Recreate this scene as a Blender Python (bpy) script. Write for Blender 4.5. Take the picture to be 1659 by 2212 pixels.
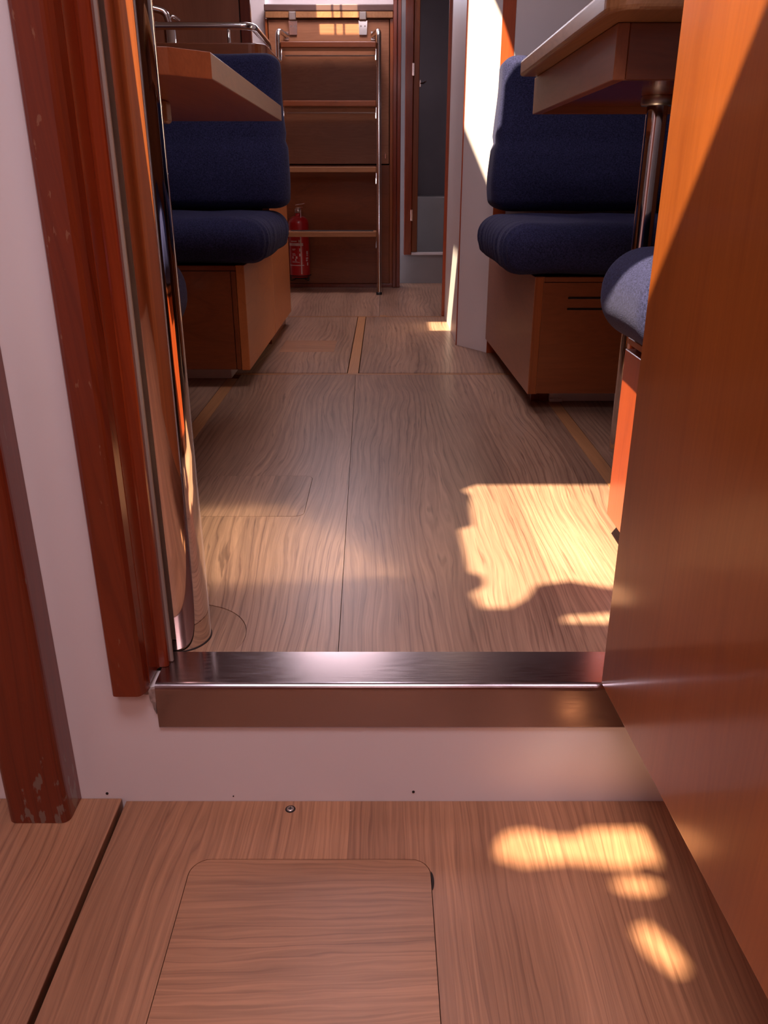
import bpy, bmesh, math, random
from mathutils import Vector, Matrix
from mathutils.geometry import tessellate_polygon

random.seed(7)
scene = bpy.context.scene
for o in list(bpy.data.objects):
    bpy.data.objects.remove(o)
COL = scene.collection

# ------------------------------------------------------------------ camera
cam_d = bpy.data.cameras.new('camera')
cam = bpy.data.objects.new('camera', cam_d)
COL.objects.link(cam)
cam.location = (0.0, 0.0, 0.57)
cam.rotation_euler = (math.radians(90 - 22.4), 0, math.radians(0.0))
cam_d.sensor_fit = 'VERTICAL'
cam_d.sensor_height = 24.0
cam_d.lens = 24.0 * 1750 / 2212
cam_d.clip_start = 0.02
scene.camera = cam

# ------------------------------------------------------------------ world, sun, skylights and fill lamps, exposure
w = bpy.data.worlds.new('world')
scene.world = w
w.use_nodes = True
bg = w.node_tree.nodes['Background']
bg.inputs[0].default_value = (0.86, 0.84, 1.0, 1)
bg.inputs[1].default_value = 9.0

SUN = Vector((0.60, 1.0, -1.43))
sd = bpy.data.lights.new('sun', 'SUN')
sd.energy = 21.0
sd.angle = math.radians(0.6)
sd.color = (1.0, 0.80, 0.54)
so = bpy.data.objects.new('sun', sd)
COL.objects.link(so)
so.rotation_euler = SUN.to_track_quat('-Z', 'Y').to_euler()
so.location = (-3, -4, 6)


def area(name, loc, sx, sy, power, color, rot=(0, 0, 0)):
    d = bpy.data.lights.new(name, 'AREA')
    d.shape = 'RECTANGLE'
    d.size, d.size_y = sx, sy
    d.energy = power
    d.color = color
    o = bpy.data.objects.new(name, d)
    COL.objects.link(o)
    o.location = loc
    o.rotation_euler = rot
    return o


area('skylight_fore', (-0.15, 0.12, 1.585), 0.55, 0.45, 3.0, (1.0, 0.62, 0.62))
area('fill_berth', (0.0, -0.9, 1.585), 0.6, 0.6, 9.0, (1.0, 0.62, 0.62))  # added fill lamp above the berth, no opening in this part of the ceiling
area('fill_saloon', (-0.05, 1.75, 1.835), 0.5, 0.7, 4.0, (1.0, 0.74, 0.76))  # added area lamp lifting the ambient light of the saloon
area('skylight_companionway', (-0.25, 4.25, 1.835), 0.5, 0.4, 11.0, (1.0, 0.80, 0.86))

scene.view_settings.view_transform = 'Standard'
scene.view_settings.look = 'None'
scene.view_settings.gamma = 1.0
scene.view_settings.use_curve_mapping = False
scene.view_settings.exposure = 0.0
scene.cycles.use_denoising = True
scene.cycles.adaptive_threshold = 0.025
scene.cycles.max_bounces = 7
scene.cycles.diffuse_bounces = 4
scene.cycles.glossy_bounces = 4
scene.cycles.caustics_reflective = True
scene.cycles.caustics_refractive = False
scene.cycles.blur_glossy = 0.0
scene.cycles.sample_clamp_indirect = 0.0
scene.cycles.use_guiding = True


# ------------------------------------------------------------------ materials
def new_mat(name):
    m = bpy.data.materials.new(name)
    m.use_nodes = True
    nt = m.node_tree
    b = nt.nodes['Principled BSDF']
    return m, nt, b


def L(nt, a, b):
    nt.links.new(a, b)


def math_node(nt, op, a, b=None):
    n = nt.nodes.new('ShaderNodeMath')
    n.operation = op
    for i, v in enumerate((a, b)):
        if v is None:
            continue
        if isinstance(v, (int, float)):
            n.inputs[i].default_value = v
        else:
            L(nt, v, n.inputs[i])
    return n.outputs[0]


def ramp(nt, fac, stops):
    n = nt.nodes.new('ShaderNodeValToRGB')
    e = n.color_ramp.elements
    while len(e) < len(stops):
        e.new(0.5)
    for el, (p, c) in zip(e, stops):
        el.position = p
        el.color = c if len(c) == 4 else (*c, 1)
    L(nt, fac, n.inputs[0])
    return n.outputs[0]


def mix(nt, fac, a, b, mode='MIX'):
    n = nt.nodes.new('ShaderNodeMix')
    n.data_type = 'RGBA'
    n.blend_type = mode
    for s, v in ((n.inputs[0], fac), (n.inputs[6], a), (n.inputs[7], b)):
        if isinstance(v, (int, float)):
            s.default_value = v
        elif isinstance(v, tuple):
            s.default_value = (*v, 1) if len(v) == 3 else v
        else:
            L(nt, v, s)
    return n.outputs[2]


def wood(name, light, dark, axis='Y', line=30.0, warp=0.02, rough=0.35, coat=0.0, streak=0.35,
         line_amt=0.8, along=0.06, bump=0.05, board=0.0, warp_scale=5.0, spec=0.5, pores=0.0, wear=None):
    """Wood with rings stretched along one axis; lines bend into cathedrals where the warp is strong."""
    m, nt, b = new_mat(name)
    tc = nt.nodes.new('ShaderNodeTexCoord')
    oi = nt.nodes.new('ShaderNodeObjectInfo')
    off = nt.nodes.new('ShaderNodeCombineXYZ')
    r = math_node(nt, 'MULTIPLY', oi.outputs['Random'], 17.3)
    for i in range(3):
        L(nt, r, off.inputs[i])
    add = nt.nodes.new('ShaderNodeVectorMath')
    L(nt, tc.outputs['Object'], add.inputs[0])
    L(nt, off.outputs[0], add.inputs[1])
    sep = nt.nodes.new('ShaderNodeSeparateXYZ')
    L(nt, add.outputs[0], sep.inputs[0])
    idx = {'X': (1, 0, 2), 'Y': (0, 1, 2), 'Z': (0, 2, 1)}[axis]   # across, along, other
    ac, al, ot = (sep.outputs[i] for i in idx)
    acs = math_node(nt, 'ADD', ac, math_node(nt, 'MULTIPLY', ot, 0.7)) if axis == 'Z' else ac
    comb = nt.nodes.new('ShaderNodeCombineXYZ')
    L(nt, acs, comb.inputs[0])
    L(nt, math_node(nt, 'MULTIPLY', al, along), comb.inputs[1])
    L(nt, math_node(nt, 'MULTIPLY', ot, 0.5), comb.inputs[2])
    # low frequency warp across the grain
    n1 = nt.nodes.new('ShaderNodeTexNoise')
    n1.inputs['Scale'].default_value = warp_scale
    n1.inputs['Detail'].default_value = 1.5
    cw = nt.nodes.new('ShaderNodeCombineXYZ')
    L(nt, acs, cw.inputs[0])
    L(nt, math_node(nt, 'MULTIPLY', al, 0.22), cw.inputs[1])
    L(nt, ot, cw.inputs[2])
    L(nt, cw.outputs[0], n1.inputs['Vector'])
    wv = math_node(nt, 'MULTIPLY', math_node(nt, 'SUBTRACT', n1.outputs[0], 0.5), warp * 10)
    n1b = nt.nodes.new('ShaderNodeTexNoise')
    n1b.inputs['Scale'].default_value = 60
    n1b.inputs['Detail'].default_value = 2
    L(nt, comb.outputs[0], n1b.inputs['Vector'])
    wv = math_node(nt, 'ADD', wv, math_node(nt, 'MULTIPLY', math_node(nt, 'SUBTRACT', n1b.outputs[0], 0.5), 0.012))
    acw = math_node(nt, 'ADD', acs, wv)
    # ring lines
    ph = math_node(nt, 'MULTIPLY', acw, line)
    fr = math_node(nt, 'FRACT', ph)
    ringc = ramp(nt, fr, [(0.0, (1, 1, 1)), (0.07, (0.35, 0.35, 0.35)), (0.5, (0.0, 0.0, 0.0)), (0.9, (0.3, 0.3, 0.3)), (1.0, (1, 1, 1))])
    # strength of the lines varies over the board
    n3 = nt.nodes.new('ShaderNodeTexNoise')
    n3.inputs['Scale'].default_value = 14
    n3.inputs['Detail'].default_value = 2
    L(nt, comb.outputs[0], n3.inputs['Vector'])
    amt = math_node(nt, 'MULTIPLY', ramp(nt, n3.outputs[0], [(0.3, (0.15, 0.15, 0.15)), (0.65, (1, 1, 1))]), line_amt)
    # fine streaks
    n2 = nt.nodes.new('ShaderNodeTexNoise')
    n2.inputs['Scale'].default_value = 330
    n2.inputs['Detail'].default_value = 3
    cs = nt.nodes.new('ShaderNodeCombineXYZ')
    L(nt, acw, cs.inputs[0])
    L(nt, math_node(nt, 'MULTIPLY', al, 0.018), cs.inputs[1])
    L(nt, math_node(nt, 'MULTIPLY', ot, 0.4), cs.inputs[2])
    L(nt, cs.outputs[0], n2.inputs['Vector'])
    stre = ramp(nt, n2.outputs[0], [(0.35, (0, 0, 0)), (0.7, (1, 1, 1))])
    col = mix(nt, math_node(nt, 'MULTIPLY', ringc, amt), light, dark)
    col = mix(nt, math_node(nt, 'MULTIPLY', stre, streak), col, tuple(0.62 * c for c in dark))
    # broad tone shifts
    n4 = nt.nodes.new('ShaderNodeTexNoise')
    n4.inputs['Scale'].default_value = 9
    n4.inputs['Detail'].default_value = 1
    L(nt, comb.outputs[0], n4.inputs['Vector'])
    tone = ramp(nt, n4.outputs[0], [(0.3, (0.80, 0.78, 0.77)), (0.7, (1.12, 1.12, 1.12))])
    col = mix(nt, 1.0, col, tone, 'MULTIPLY')
    if board > 0:   # printed planks of laminate
        bf = math_node(nt, 'FLOOR', math_node(nt, 'DIVIDE', ac, board))
        wn = nt.nodes.new('ShaderNodeTexWhiteNoise')
        wn.noise_dimensions = '1D'
        L(nt, bf, wn.inputs['W'])
        bt = ramp(nt, wn.outputs[0], [(0.0, (0.84, 0.83, 0.84)), (1.0, (1.1, 1.1, 1.08))])
        col = mix(nt, 1.0, col, bt, 'MULTIPLY')
    if wear:   # pale chips in the varnish: a band given on one object axis
        ax, lo, hi, thr, sc_, pale = wear
        s2 = nt.nodes.new('ShaderNodeSeparateXYZ')
        L(nt, tc.outputs['Object'], s2.inputs[0])
        mr = nt.nodes.new('ShaderNodeMapRange')
        mr.inputs['From Min'].default_value = lo
        mr.inputs['From Max'].default_value = hi
        mr.inputs['To Min'].default_value = 0.16
        mr.inputs['To Max'].default_value = 0.0
        L(nt, s2.outputs['XYZ'.index(ax)], mr.inputs['Value'])
        nw = nt.nodes.new('ShaderNodeTexNoise')
        nw.inputs['Scale'].default_value = sc_
        nw.inputs['Detail'].default_value = 4
        mw = nt.nodes.new('ShaderNodeMapping')
        mw.inputs['Scale'].default_value = (1, 1, 0.35)
        L(nt, tc.outputs['Object'], mw.inputs[0])
        L(nt, mw.outputs[0], nw.inputs['Vector'])
        wsum = math_node(nt, 'ADD', nw.outputs[0], mr.outputs[0])
        col = mix(nt, ramp(nt, wsum, [(thr, (0, 0, 0)), (thr + 0.03, (1, 1, 1))]), col, pale)
    if pores > 0:
        n5 = nt.nodes.new('ShaderNodeTexNoise')
        n5.inputs['Scale'].default_value = 170
        n5.inputs['Detail'].default_value = 2
        cp = nt.nodes.new('ShaderNodeCombineXYZ')
        L(nt, acw, cp.inputs[0])
        L(nt, math_node(nt, 'MULTIPLY', al, 0.035), cp.inputs[1])
        L(nt, cp.outputs[0], n5.inputs['Vector'])
        pr = ramp(nt, n5.outputs[0], [(0.62, (0, 0, 0)), (0.70, (1, 1, 1))])
        col = mix(nt, math_node(nt, 'MULTIPLY', pr, pores), col, tuple(0.5 * c for c in dark))
    L(nt, col, b.inputs['Base Color'])
    b.inputs['Roughness'].default_value = rough
    b.inputs['Specular IOR Level'].default_value = spec
    b.inputs['Coat Weight'].default_value = coat
    b.inputs['Coat Roughness'].default_value = 0.12
    if bump > 0:
        bp = nt.nodes.new('ShaderNodeBump')
        bp.inputs['Strength'].default_value = bump
        bp.inputs['Distance'].default_value = 0.002
        L(nt, n2.outputs[0], bp.inputs['Height'])
        L(nt, bp.outputs[0], b.inputs['Normal'])
    return m


def plain(name, color, rough=0.4, metal=0.0, noise=0.0, nscale=20.0, bump=0.0, bscale=200.0, spec=0.5, coat=0.0):
    m, nt, b = new_mat(name)
    b.inputs['Roughness'].default_value = rough
    b.inputs['Metallic'].default_value = metal
    b.inputs['Specular IOR Level'].default_value = spec
    b.inputs['Coat Weight'].default_value = coat
    b.inputs['Base Color'].default_value = (*color, 1)
    if noise > 0:
        tc = nt.nodes.new('ShaderNodeTexCoord')
        n = nt.nodes.new('ShaderNodeTexNoise')
        n.inputs['Scale'].default_value = nscale
        n.inputs['Detail'].default_value = 4
        L(nt, tc.outputs['Object'], n.inputs['Vector'])
        c = ramp(nt, n.outputs[0], [(0.3, tuple(x * (1 - noise) for x in color)), (0.7, color)])
        L(nt, c, b.inputs['Base Color'])
    if bump > 0:
        tc = nt.nodes.new('ShaderNodeTexCoord')
        n = nt.nodes.new('ShaderNodeTexNoise')
        n.inputs['Scale'].default_value = bscale
        n.inputs['Detail'].default_value = 3
        L(nt, tc.outputs['Object'], n.inputs['Vector'])
        bp = nt.nodes.new('ShaderNodeBump')
        bp.inputs['Strength'].default_value = bump
        bp.inputs['Distance'].default_value = 0.002
        L(nt, n.outputs[0], bp.inputs['Height'])
        L(nt, bp.outputs[0], b.inputs['Normal'])
    return m


def fabric(name, c0, c1):
    m, nt, b = new_mat(name)
    tc = nt.nodes.new('ShaderNodeTexCoord')
    hs = []
    for axis_scale in ((900, 240, 240), (240, 240, 900), (240, 900, 240)):
        mp = nt.nodes.new('ShaderNodeMapping')
        mp.inputs['Scale'].default_value = axis_scale
        L(nt, tc.outputs['Object'], mp.inputs[0])
        n = nt.nodes.new('ShaderNodeTexNoise')
        n.inputs['Scale'].default_value = 1.0
        n.inputs['Detail'].default_value = 2
        L(nt, mp.outputs[0], n.inputs['Vector'])
        hs.append(n.outputs[0])
    h = math_node(nt, 'ADD', math_node(nt, 'ADD', hs[0], hs[1]), hs[2])
    h = math_node(nt, 'DIVIDE', h, 3.0)
    L(nt, ramp(nt, h, [(0.40, c0), (0.60, c1)]), b.inputs['Base Color'])
    b.inputs['Roughness'].default_value = 0.9
    b.inputs['Specular IOR Level'].default_value = 0.15
    b.inputs['Sheen Weight'].default_value = 0.06
    b.inputs['Sheen Roughness'].default_value = 0.5
    b.inputs['Sheen Tint'].default_value = (0.55, 0.55, 0.9, 1)
    bp = nt.nodes.new('ShaderNodeBump')
    bp.inputs['Strength'].default_value = 0.5
    bp.inputs['Distance'].default_value = 0.002
    L(nt, h, bp.inputs['Height'])
    L(nt, bp.outputs[0], b.inputs['Normal'])
    return m


def steel(name, color, rough, scratch=0.0):
    m, nt, b = new_mat(name)
    b.inputs['Metallic'].default_value = 1.0
    b.inputs['Base Color'].default_value = (*color, 1)
    b.inputs['Roughness'].default_value = rough
    if scratch > 0:
        tc = nt.nodes.new('ShaderNodeTexCoord')
        mp = nt.nodes.new('ShaderNodeMapping')
        mp.inputs['Scale'].default_value = (6, 60, 60)
        mp.inputs['Rotation'].default_value = (0, 0, 0.25)
        L(nt, tc.outputs['Object'], mp.inputs[0])
        n = nt.nodes.new('ShaderNodeTexNoise')
        n.inputs['Scale'].default_value = 6
        n.inputs['Detail'].default_value = 6
        L(nt, mp.outputs[0], n.inputs['Vector'])
        rr = ramp(nt, n.outputs[0], [(0.35, (rough,) * 3), (0.75, (rough + scratch,) * 3)])
        L(nt, rr, b.inputs['Roughness'])
    return m


M = {}
M['floor'] = wood('oak_laminate', (0.46, 0.28, 0.185), (0.15, 0.070, 0.048), 'Y', line=62, warp=0.013, rough=0.33, streak=0.45,
                  line_amt=0.95, along=0.10, board=0.14, pores=0.5, bump=0.06, spec=0.5)
M['floor_fore'] = wood('oak_laminate_forward', (0.45, 0.220, 0.115), (0.19, 0.078, 0.042), 'Y', line=95, warp=0.009, rough=0.36, streak=0.45,
                       line_amt=0.7, along=0.10, board=0.115, pores=0.2, bump=0.05)
M['floor_cross'] = wood('oak_laminate_crosswise', (0.45, 0.218, 0.112), (0.19, 0.078, 0.042), 'X', line=95, warp=0.010, rough=0.36, streak=0.45,
                        line_amt=0.75, along=0.14, bump=0.05)
M['strip'] = wood('solid_strip', (0.48, 0.23, 0.10), (0.30, 0.13, 0.055), 'Y', line=90, warp=0.008, rough=0.35, streak=0.3, line_amt=0.3)
M['strip_x'] = wood('solid_strip_crosswise', (0.48, 0.23, 0.10), (0.30, 0.13, 0.055), 'X', line=90, warp=0.008, rough=0.35, streak=0.3, line_amt=0.3)
M['cherry_v'] = wood('varnished_cherry_upright', (0.27, 0.068, 0.016), (0.17, 0.036, 0.009), 'Z', line=24, warp=0.02, rough=0.30, coat=0.25,
                     streak=0.25, line_amt=0.5, bump=0.0)
M['door'] = wood('varnished_door_veneer', (0.37, 0.098, 0.018), (0.25, 0.055, 0.010), 'Z', line=20, warp=0.012, rough=0.3, coat=1.0,
                 streak=0.22, line_amt=0.5, bump=0.0, wear=('Z', -9, -8, 0.742, 55, (0.42, 0.20, 0.09)))
M['mahogany_v'] = wood('varnished_mahogany_upright', (0.19, 0.028, 0.008), (0.10, 0.012, 0.004), 'Z', line=40, warp=0.02, rough=0.22, coat=0.5,
                       streak=0.3, line_amt=0.6, bump=0.0)
M['mahogany_worn'] = wood('worn_mahogany_upright', (0.17, 0.024, 0.007), (0.085, 0.010, 0.004), 'Z', line=40, warp=0.02, rough=0.28, coat=0.35,
                          streak=0.3, line_amt=0.6, bump=0.0, wear=('Z', -0.172, -0.05, 0.70, 85, (0.17, 0.11, 0.085)))
M['mahogany_casing'] = wood('chipped_mahogany_upright', (0.20, 0.030, 0.008), (0.10, 0.012, 0.004), 'Z', line=40, warp=0.02, rough=0.22, coat=0.5,
                            streak=0.3, line_amt=0.6, bump=0.0, wear=('Y', 0.8108, 0.8135, 0.845, 130, (0.20, 0.07, 0.035)))
M['red_trim'] = wood('red_trim_upright', (0.42, 0.075, 0.018), (0.26, 0.038, 0.010), 'Z', line=40, warp=0.01, rough=0.28, coat=0.3, streak=0.2, line_amt=0.4, bump=0.0)
M['cherry_x'] = wood('varnished_cherry_crosswise', (0.22, 0.058, 0.017), (0.14, 0.032, 0.009), 'X', line=26, warp=0.025, rough=0.30, coat=0.2,
                     streak=0.25, line_amt=0.5, bump=0.0)
M['cherry_y'] = wood('varnished_cherry_lengthwise', (0.36, 0.115, 0.040), (0.25, 0.072, 0.024), 'Y', line=26, warp=0.025, rough=0.36, coat=0.05,
                     streak=0.25, line_amt=0.5, bump=0.0)
M['tread'] = wood('ladder_tread_wood', (0.40, 0.18, 0.075), (0.27, 0.10, 0.04), 'X', line=40, warp=0.01, rough=0.45, streak=0.3, line_amt=0.4)
M['tread_grip'] = plain('dark_grip_strip', (0.035, 0.022, 0.02), 0.8, bump=0.3)
M['white'] = plain('white_laminate', (0.74, 0.68, 0.68), 0.42, noise=0.05, nscale=5)
M['white_paint'] = plain('white_ceiling_paint', (0.78, 0.72, 0.70), 0.6)
M['riser'] = M['white']
M['grey'] = plain('grey_blue_panel', (0.17, 0.14, 0.155), 0.55, noise=0.1, nscale=8)
M['grey_light'] = plain('light_grey_panel', (0.27, 0.25, 0.25), 0.6, noise=0.1, nscale=8)
M['seal'] = plain('pale_seal', (0.26, 0.21, 0.18), 0.5)
M['gap'] = plain('dark_gap', (0.018, 0.010, 0.008), 0.9)
M['subfloor'] = plain('dark_underlay', (0.03, 0.018, 0.012), 0.9)
M['navy'] = fabric('navy_woven_cloth', (0.009, 0.010, 0.031), (0.036, 0.038, 0.105))
M['chrome'] = steel('chrome', (0.80, 0.76, 0.74), 0.05)
M['stainless'] = steel('brushed_stainless', (0.42, 0.36, 0.37), 0.17, 0.07)
M['rail'] = steel('polished_rail', (0.80, 0.79, 0.78), 0.13)
M['brass'] = steel('dull_steel', (0.55, 0.50, 0.46), 0.35)
M['red'] = plain('red_enamel', (0.42, 0.010, 0.014), 0.28, coat=0.4)
M['print'] = plain('white_print_glint', (0.62, 0.50, 0.50), 0.5)
M['black'] = plain('black_paint', (0.012, 0.012, 0.012), 0.5)
M['caulk'] = plain('old_sealant', (0.40, 0.30, 0.26), 0.8, noise=0.6, nscale=120, bump=0.6, bscale=150)
M['bounce_lit_side'] = wood('cherry_side_bounce_lit', (0.52, 0.17, 0.045), (0.36, 0.10, 0.026), 'Y', line=14, warp=0.05, rough=0.38, coat=0.0,
                        streak=0.15, line_amt=0.45, bump=0.0, warp_scale=9)  # bounced sunlight put into the colour of the left bench and counter sides
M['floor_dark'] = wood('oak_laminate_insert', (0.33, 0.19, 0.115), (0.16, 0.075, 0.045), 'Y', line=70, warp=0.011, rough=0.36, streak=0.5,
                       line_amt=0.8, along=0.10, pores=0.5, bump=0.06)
M['casing_panel'] = wood('haze_paled_cherry_crosswise', (0.36, 0.155, 0.075), (0.25, 0.095, 0.042), 'X', line=26, warp=0.02, rough=0.4, streak=0.3, line_amt=0.45, bump=0.0)  # paler than the lower panel, glare haze put into the colour
M['bulkhead'] = wood('light_cherry_upright', (0.36, 0.130, 0.065), (0.26, 0.085, 0.040), 'Z', line=20, warp=0.02, rough=0.35, coat=0.1, streak=0.2, line_amt=0.4, bump=0.0)  # lighter cherry tone for the galley bulkhead
M['dark_teak'] = wood('dark_teak_crosswise', (0.115, 0.060, 0.050), (0.07, 0.035, 0.030), 'X', line=30, warp=0.01, rough=0.4, streak=0.3, line_amt=0.4, bump=0.0)
M['slab'] = wood('table_edge_wood', (0.36, 0.17, 0.07), (0.24, 0.10, 0.035), 'Y', line=40, warp=0.02, rough=0.35, coat=0.1, streak=0.4, line_amt=0.5)


# ------------------------------------------------------------------ geometry helpers
class G:
    """collects triangles / polygons of ONE mesh, in world metres"""
    def __init__(self):
        self.v, self.f, self.s = [], [], []

    def add(self, vs, fs, smooth=False):
        n = len(self.v)
        self.v += [tuple(v) for v in vs]
        self.f += [tuple(i + n for i in f) for f in fs]
        self.s += [smooth] * len(fs)
        return self

    def bm(self, bm, smooth=False):
        bm.verts.ensure_lookup_table()
        bm.verts.index_update()
        self.add([v.co[:] for v in bm.verts], [[v.index for v in f.verts] for f in bm.faces], smooth)
        bm.free()
        return self

    def box(self, x0, x1, y0, y1, z0, z1, bev=0.0015, seg=1, rot=None):
        bm = bmesh.new()
        bmesh.ops.create_cube(bm, size=1)
        for v in bm.verts:
            v.co = Vector(((x0 + x1) / 2 + v.co.x * (x1 - x0), (y0 + y1) / 2 + v.co.y * (y1 - y0), (z0 + z1) / 2 + v.co.z * (z1 - z0)))
        if bev > 0:
            bmesh.ops.bevel(bm, geom=bm.edges[:], offset=bev, segments=seg, affect='EDGES', profile=0.5)
        if rot:
            c, axis, ang = rot
            bmesh.ops.rotate(bm, cent=c, matrix=Matrix.Rotation(ang, 3, axis), verts=bm.verts)
        return self.bm(bm)

    def prism(self, outer, axis, a0, a1, holes=(), bev=0.0, seg=2):
        """2D outline (with holes) extruded along an axis. axis Z: (x,y); Y: (x,z); X: (y,z)"""
        def p3(p, a):
            return {'Z': (p[0], p[1], a), 'Y': (p[0], a, p[1]), 'X': (a, p[0], p[1])}[axis]
        loops = [list(outer)] + [list(h) for h in holes]
        if bev > 0 and not holes:
            bm = bmesh.new()
            vs = [bm.verts.new(p3(p, a0)) for p in outer]
            f = bm.faces.new(vs)
            r = bmesh.ops.extrude_face_region(bm, geom=[f])
            d = {'Z': Vector((0, 0, a1 - a0)), 'Y': Vector((0, a1 - a0, 0)), 'X': Vector((a1 - a0, 0, 0))}[axis]
            bmesh.ops.translate(bm, verts=[e for e in r['geom'] if isinstance(e, bmesh.types.BMVert)], vec=d)
            bmesh.ops.recalc_face_normals(bm, faces=bm.faces)
            ed = [e for e in bm.edges if any(len(fc.verts) > 4 or fc.index < 0 or abs(fc.normal['XYZ'.index(axis)]) > 0.9 for fc in e.link_faces)
                  and not all(abs(fc.normal['XYZ'.index(axis)]) > 0.9 for fc in e.link_faces)]
            bmesh.ops.bevel(bm, geom=ed, offset=bev, segments=seg, affect='EDGES', profile=0.5)
            return self.bm(bm)
        flat = [p for l in loops for p in l]
        tris = tessellate_polygon([[Vector((p[0], p[1], 0)) for p in l] for l in loops])
        n = len(flat)
        vs = [p3(p, a0) for p in flat] + [p3(p, a1) for p in flat]
        fs = []
        for t in tris:
            fs.append(tuple(t))
            fs.append(tuple(i + n for i in reversed(t)))
        k = 0
        for l in loops:
            m = len(l)
            for i in range(m):
                a, b = k + i, k + (i + 1) % m
                fs.append((a, b, b + n, a + n))
            k += m
        bm = bmesh.new()
        bv = [bm.verts.new(v) for v in vs]
        for f in fs:
            try:
                bm.faces.new([bv[i] for i in f])
            except ValueError:
                pass
        bmesh.ops.recalc_face_normals(bm, faces=bm.faces)
        return self.bm(bm)

    def lathe(self, prof, cx, cy, seg=32, smooth=True):
        vs, fs = [], []
        for (r, z) in prof:
            for i in range(seg):
                a = 2 * math.pi * i / seg
                vs.append((cx + r * math.cos(a), cy + r * math.sin(a), z))
        for k in range(len(prof) - 1):
            for i in range(seg):
                j = (i + 1) % seg
                fs.append((k * seg + i, k * seg + j, (k + 1) * seg + j, (k + 1) * seg + i))
        self.add(vs, fs, smooth)
        m = len(prof) - 1
        self.add([vs[i] for i in range(seg)], [tuple(reversed(range(seg)))])
        self.add([vs[m * seg + i] for i in range(seg)], [tuple(range(seg))])
        return self

    def tube(self, pts, r, seg=12, caps=True):
        pts = [Vector(p) for p in pts]
        vs, fs = [], []
        prev = None
        for i, p in enumerate(pts):
            t = (pts[min(i + 1, len(pts) - 1)] - pts[max(i - 1, 0)]).normalized()
            if prev is None:
                ref = Vector((0, 0, 1)) if abs(t.z) < 0.9 else Vector((1, 0, 0))
                n = t.cross(ref).normalized()
            else:
                n = (prev - t * prev.dot(t)).normalized()
            prev = n
            b = t.cross(n)
            for k in range(seg):
                a = 2 * math.pi * k / seg
                vs.append(p + (n * math.cos(a) + b * math.sin(a)) * r)
        for i in range(len(pts) - 1):
            for k in range(seg):
                j = (k + 1) % seg
                fs.append((i * seg + k, i * seg + j, (i + 1) * seg + j, (i + 1) * seg + k))
        self.add(vs, fs, True)
        if caps:
            self.add(vs[:seg], [tuple(reversed(range(seg)))])
            self.add(vs[-seg:], [tuple(range(seg))])
        return self

    def cushion(self, x0, x1, y0, y1, z0, z1, r, n=(24, 14, 10), disp=None, rz=None):
        """soft rounded block: a fine box whose corners are drawn onto radius r"""
        bm = bmesh.new()
        c = Vector(((x0 + x1) / 2, (y0 + y1) / 2, (z0 + z1) / 2))
        h = Vector(((x1 - x0) / 2, (y1 - y0) / 2, (z1 - z0) / 2))
        rz = rz or r
        rr = (min(r, h.x * 0.98), min(r, h.y * 0.98), min(rz, h.z * 0.98))
        verts = {}

        def line(n_, hh, rad):
            # parameters packed more densely near the rounded ends
            out = []
            for i in range(n_ + 1):
                t = -1 + 2 * i / n_
                out.append(math.copysign(abs(math.sin(t * math.pi / 2)) ** 0.9, t) if t else 0.0)
            return out
        lx, ly, lz = line(n[0], h.x, rr[0]), line(n[1], h.y, rr[1]), line(n[2], h.z, rr[2])

        def vert(p):
            key = (round(p[0], 5), round(p[1], 5), round(p[2], 5))
            if key not in verts:
                q = Vector((p[0] * h.x, p[1] * h.y, p[2] * h.z))
                inner = Vector([max(-(h[k] - rr[k]), min(h[k] - rr[k], q[k])) for k in range(3)])
                d = Vector([(q[k] - inner[k]) / rr[k] for k in range(3)])
                m_ = max(abs(d.x), abs(d.y), abs(d.z))
                if d.length > 1e-6:
                    d = d * (m_ / d.length)
                pos = inner + Vector([d[k] * rr[k] for k in range(3)])
                nor = d.normalized() if d.length > 1e-6 else Vector((0, 0, 0))
                pos = c + pos
                if disp:
                    pos = pos + disp(pos, nor, Vector(p))
                verts[key] = bm.verts.new(pos)
            return verts[key]
        for (A, B, fixed) in ((lx, ly, 2), (lx, lz, 1), (ly, lz, 0)):
            for s in (-1, 1):
                for i in range(len(A) - 1):
                    for j in range(len(B) - 1):
                        q = []
                        for (a, b) in ((A[i], B[j]), (A[i + 1], B[j]), (A[i + 1], B[j + 1]), (A[i], B[j + 1])):
                            p = [0, 0, 0]
                            oth = [k for k in range(3) if k != fixed]
                            p[fixed] = s
                            p[oth[0]], p[oth[1]] = a, b
                            q.append(vert(p))
                        try:
                            bm.faces.new(q)
                        except ValueError:
                            pass
        bmesh.ops.recalc_face_normals(bm, faces=bm.faces)
        return self.bm(bm, True)

    def make(self, name, mat, parent=None):
        me = bpy.data.meshes.new(name)
        off = parent.location if (parent is not None) else Vector((0, 0, 0))
        base = parent
        while base is not None and base.parent is not None:
            base = base.parent
            off = off + base.location
        me.from_pydata([(v[0] - off[0], v[1] - off[1], v[2] - off[2]) for v in self.v], [], self.f)
        me.polygons.foreach_set('use_smooth', self.s)
        me.materials.append(mat)
        me.update()
        o = bpy.data.objects.new(name, me)
        COL.objects.link(o)
        if parent is not None:
            o.parent = parent
        return o


def rrect(x0, x1, y0, y1, r, n=8, corners=(1, 1, 1, 1)):
    pts = []
    for (cx, cy, a0, on) in ((x0 + r, y0 + r, 180, corners[0]), (x1 - r, y0 + r, 270, corners[1]), (x1 - r, y1 - r, 0, corners[2]), (x0 + r, y1 - r, 90, corners[3])):
        if not on:
            pts.append((x0 if a0 in (180, 90) else x1, y0 if a0 in (180, 270) else y1))
            continue
        for i in range(n + 1):
            a = math.radians(a0 + 90 * i / n)
            pts.append((cx + r * math.cos(a), cy + r * math.sin(a)))
    return pts


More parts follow.
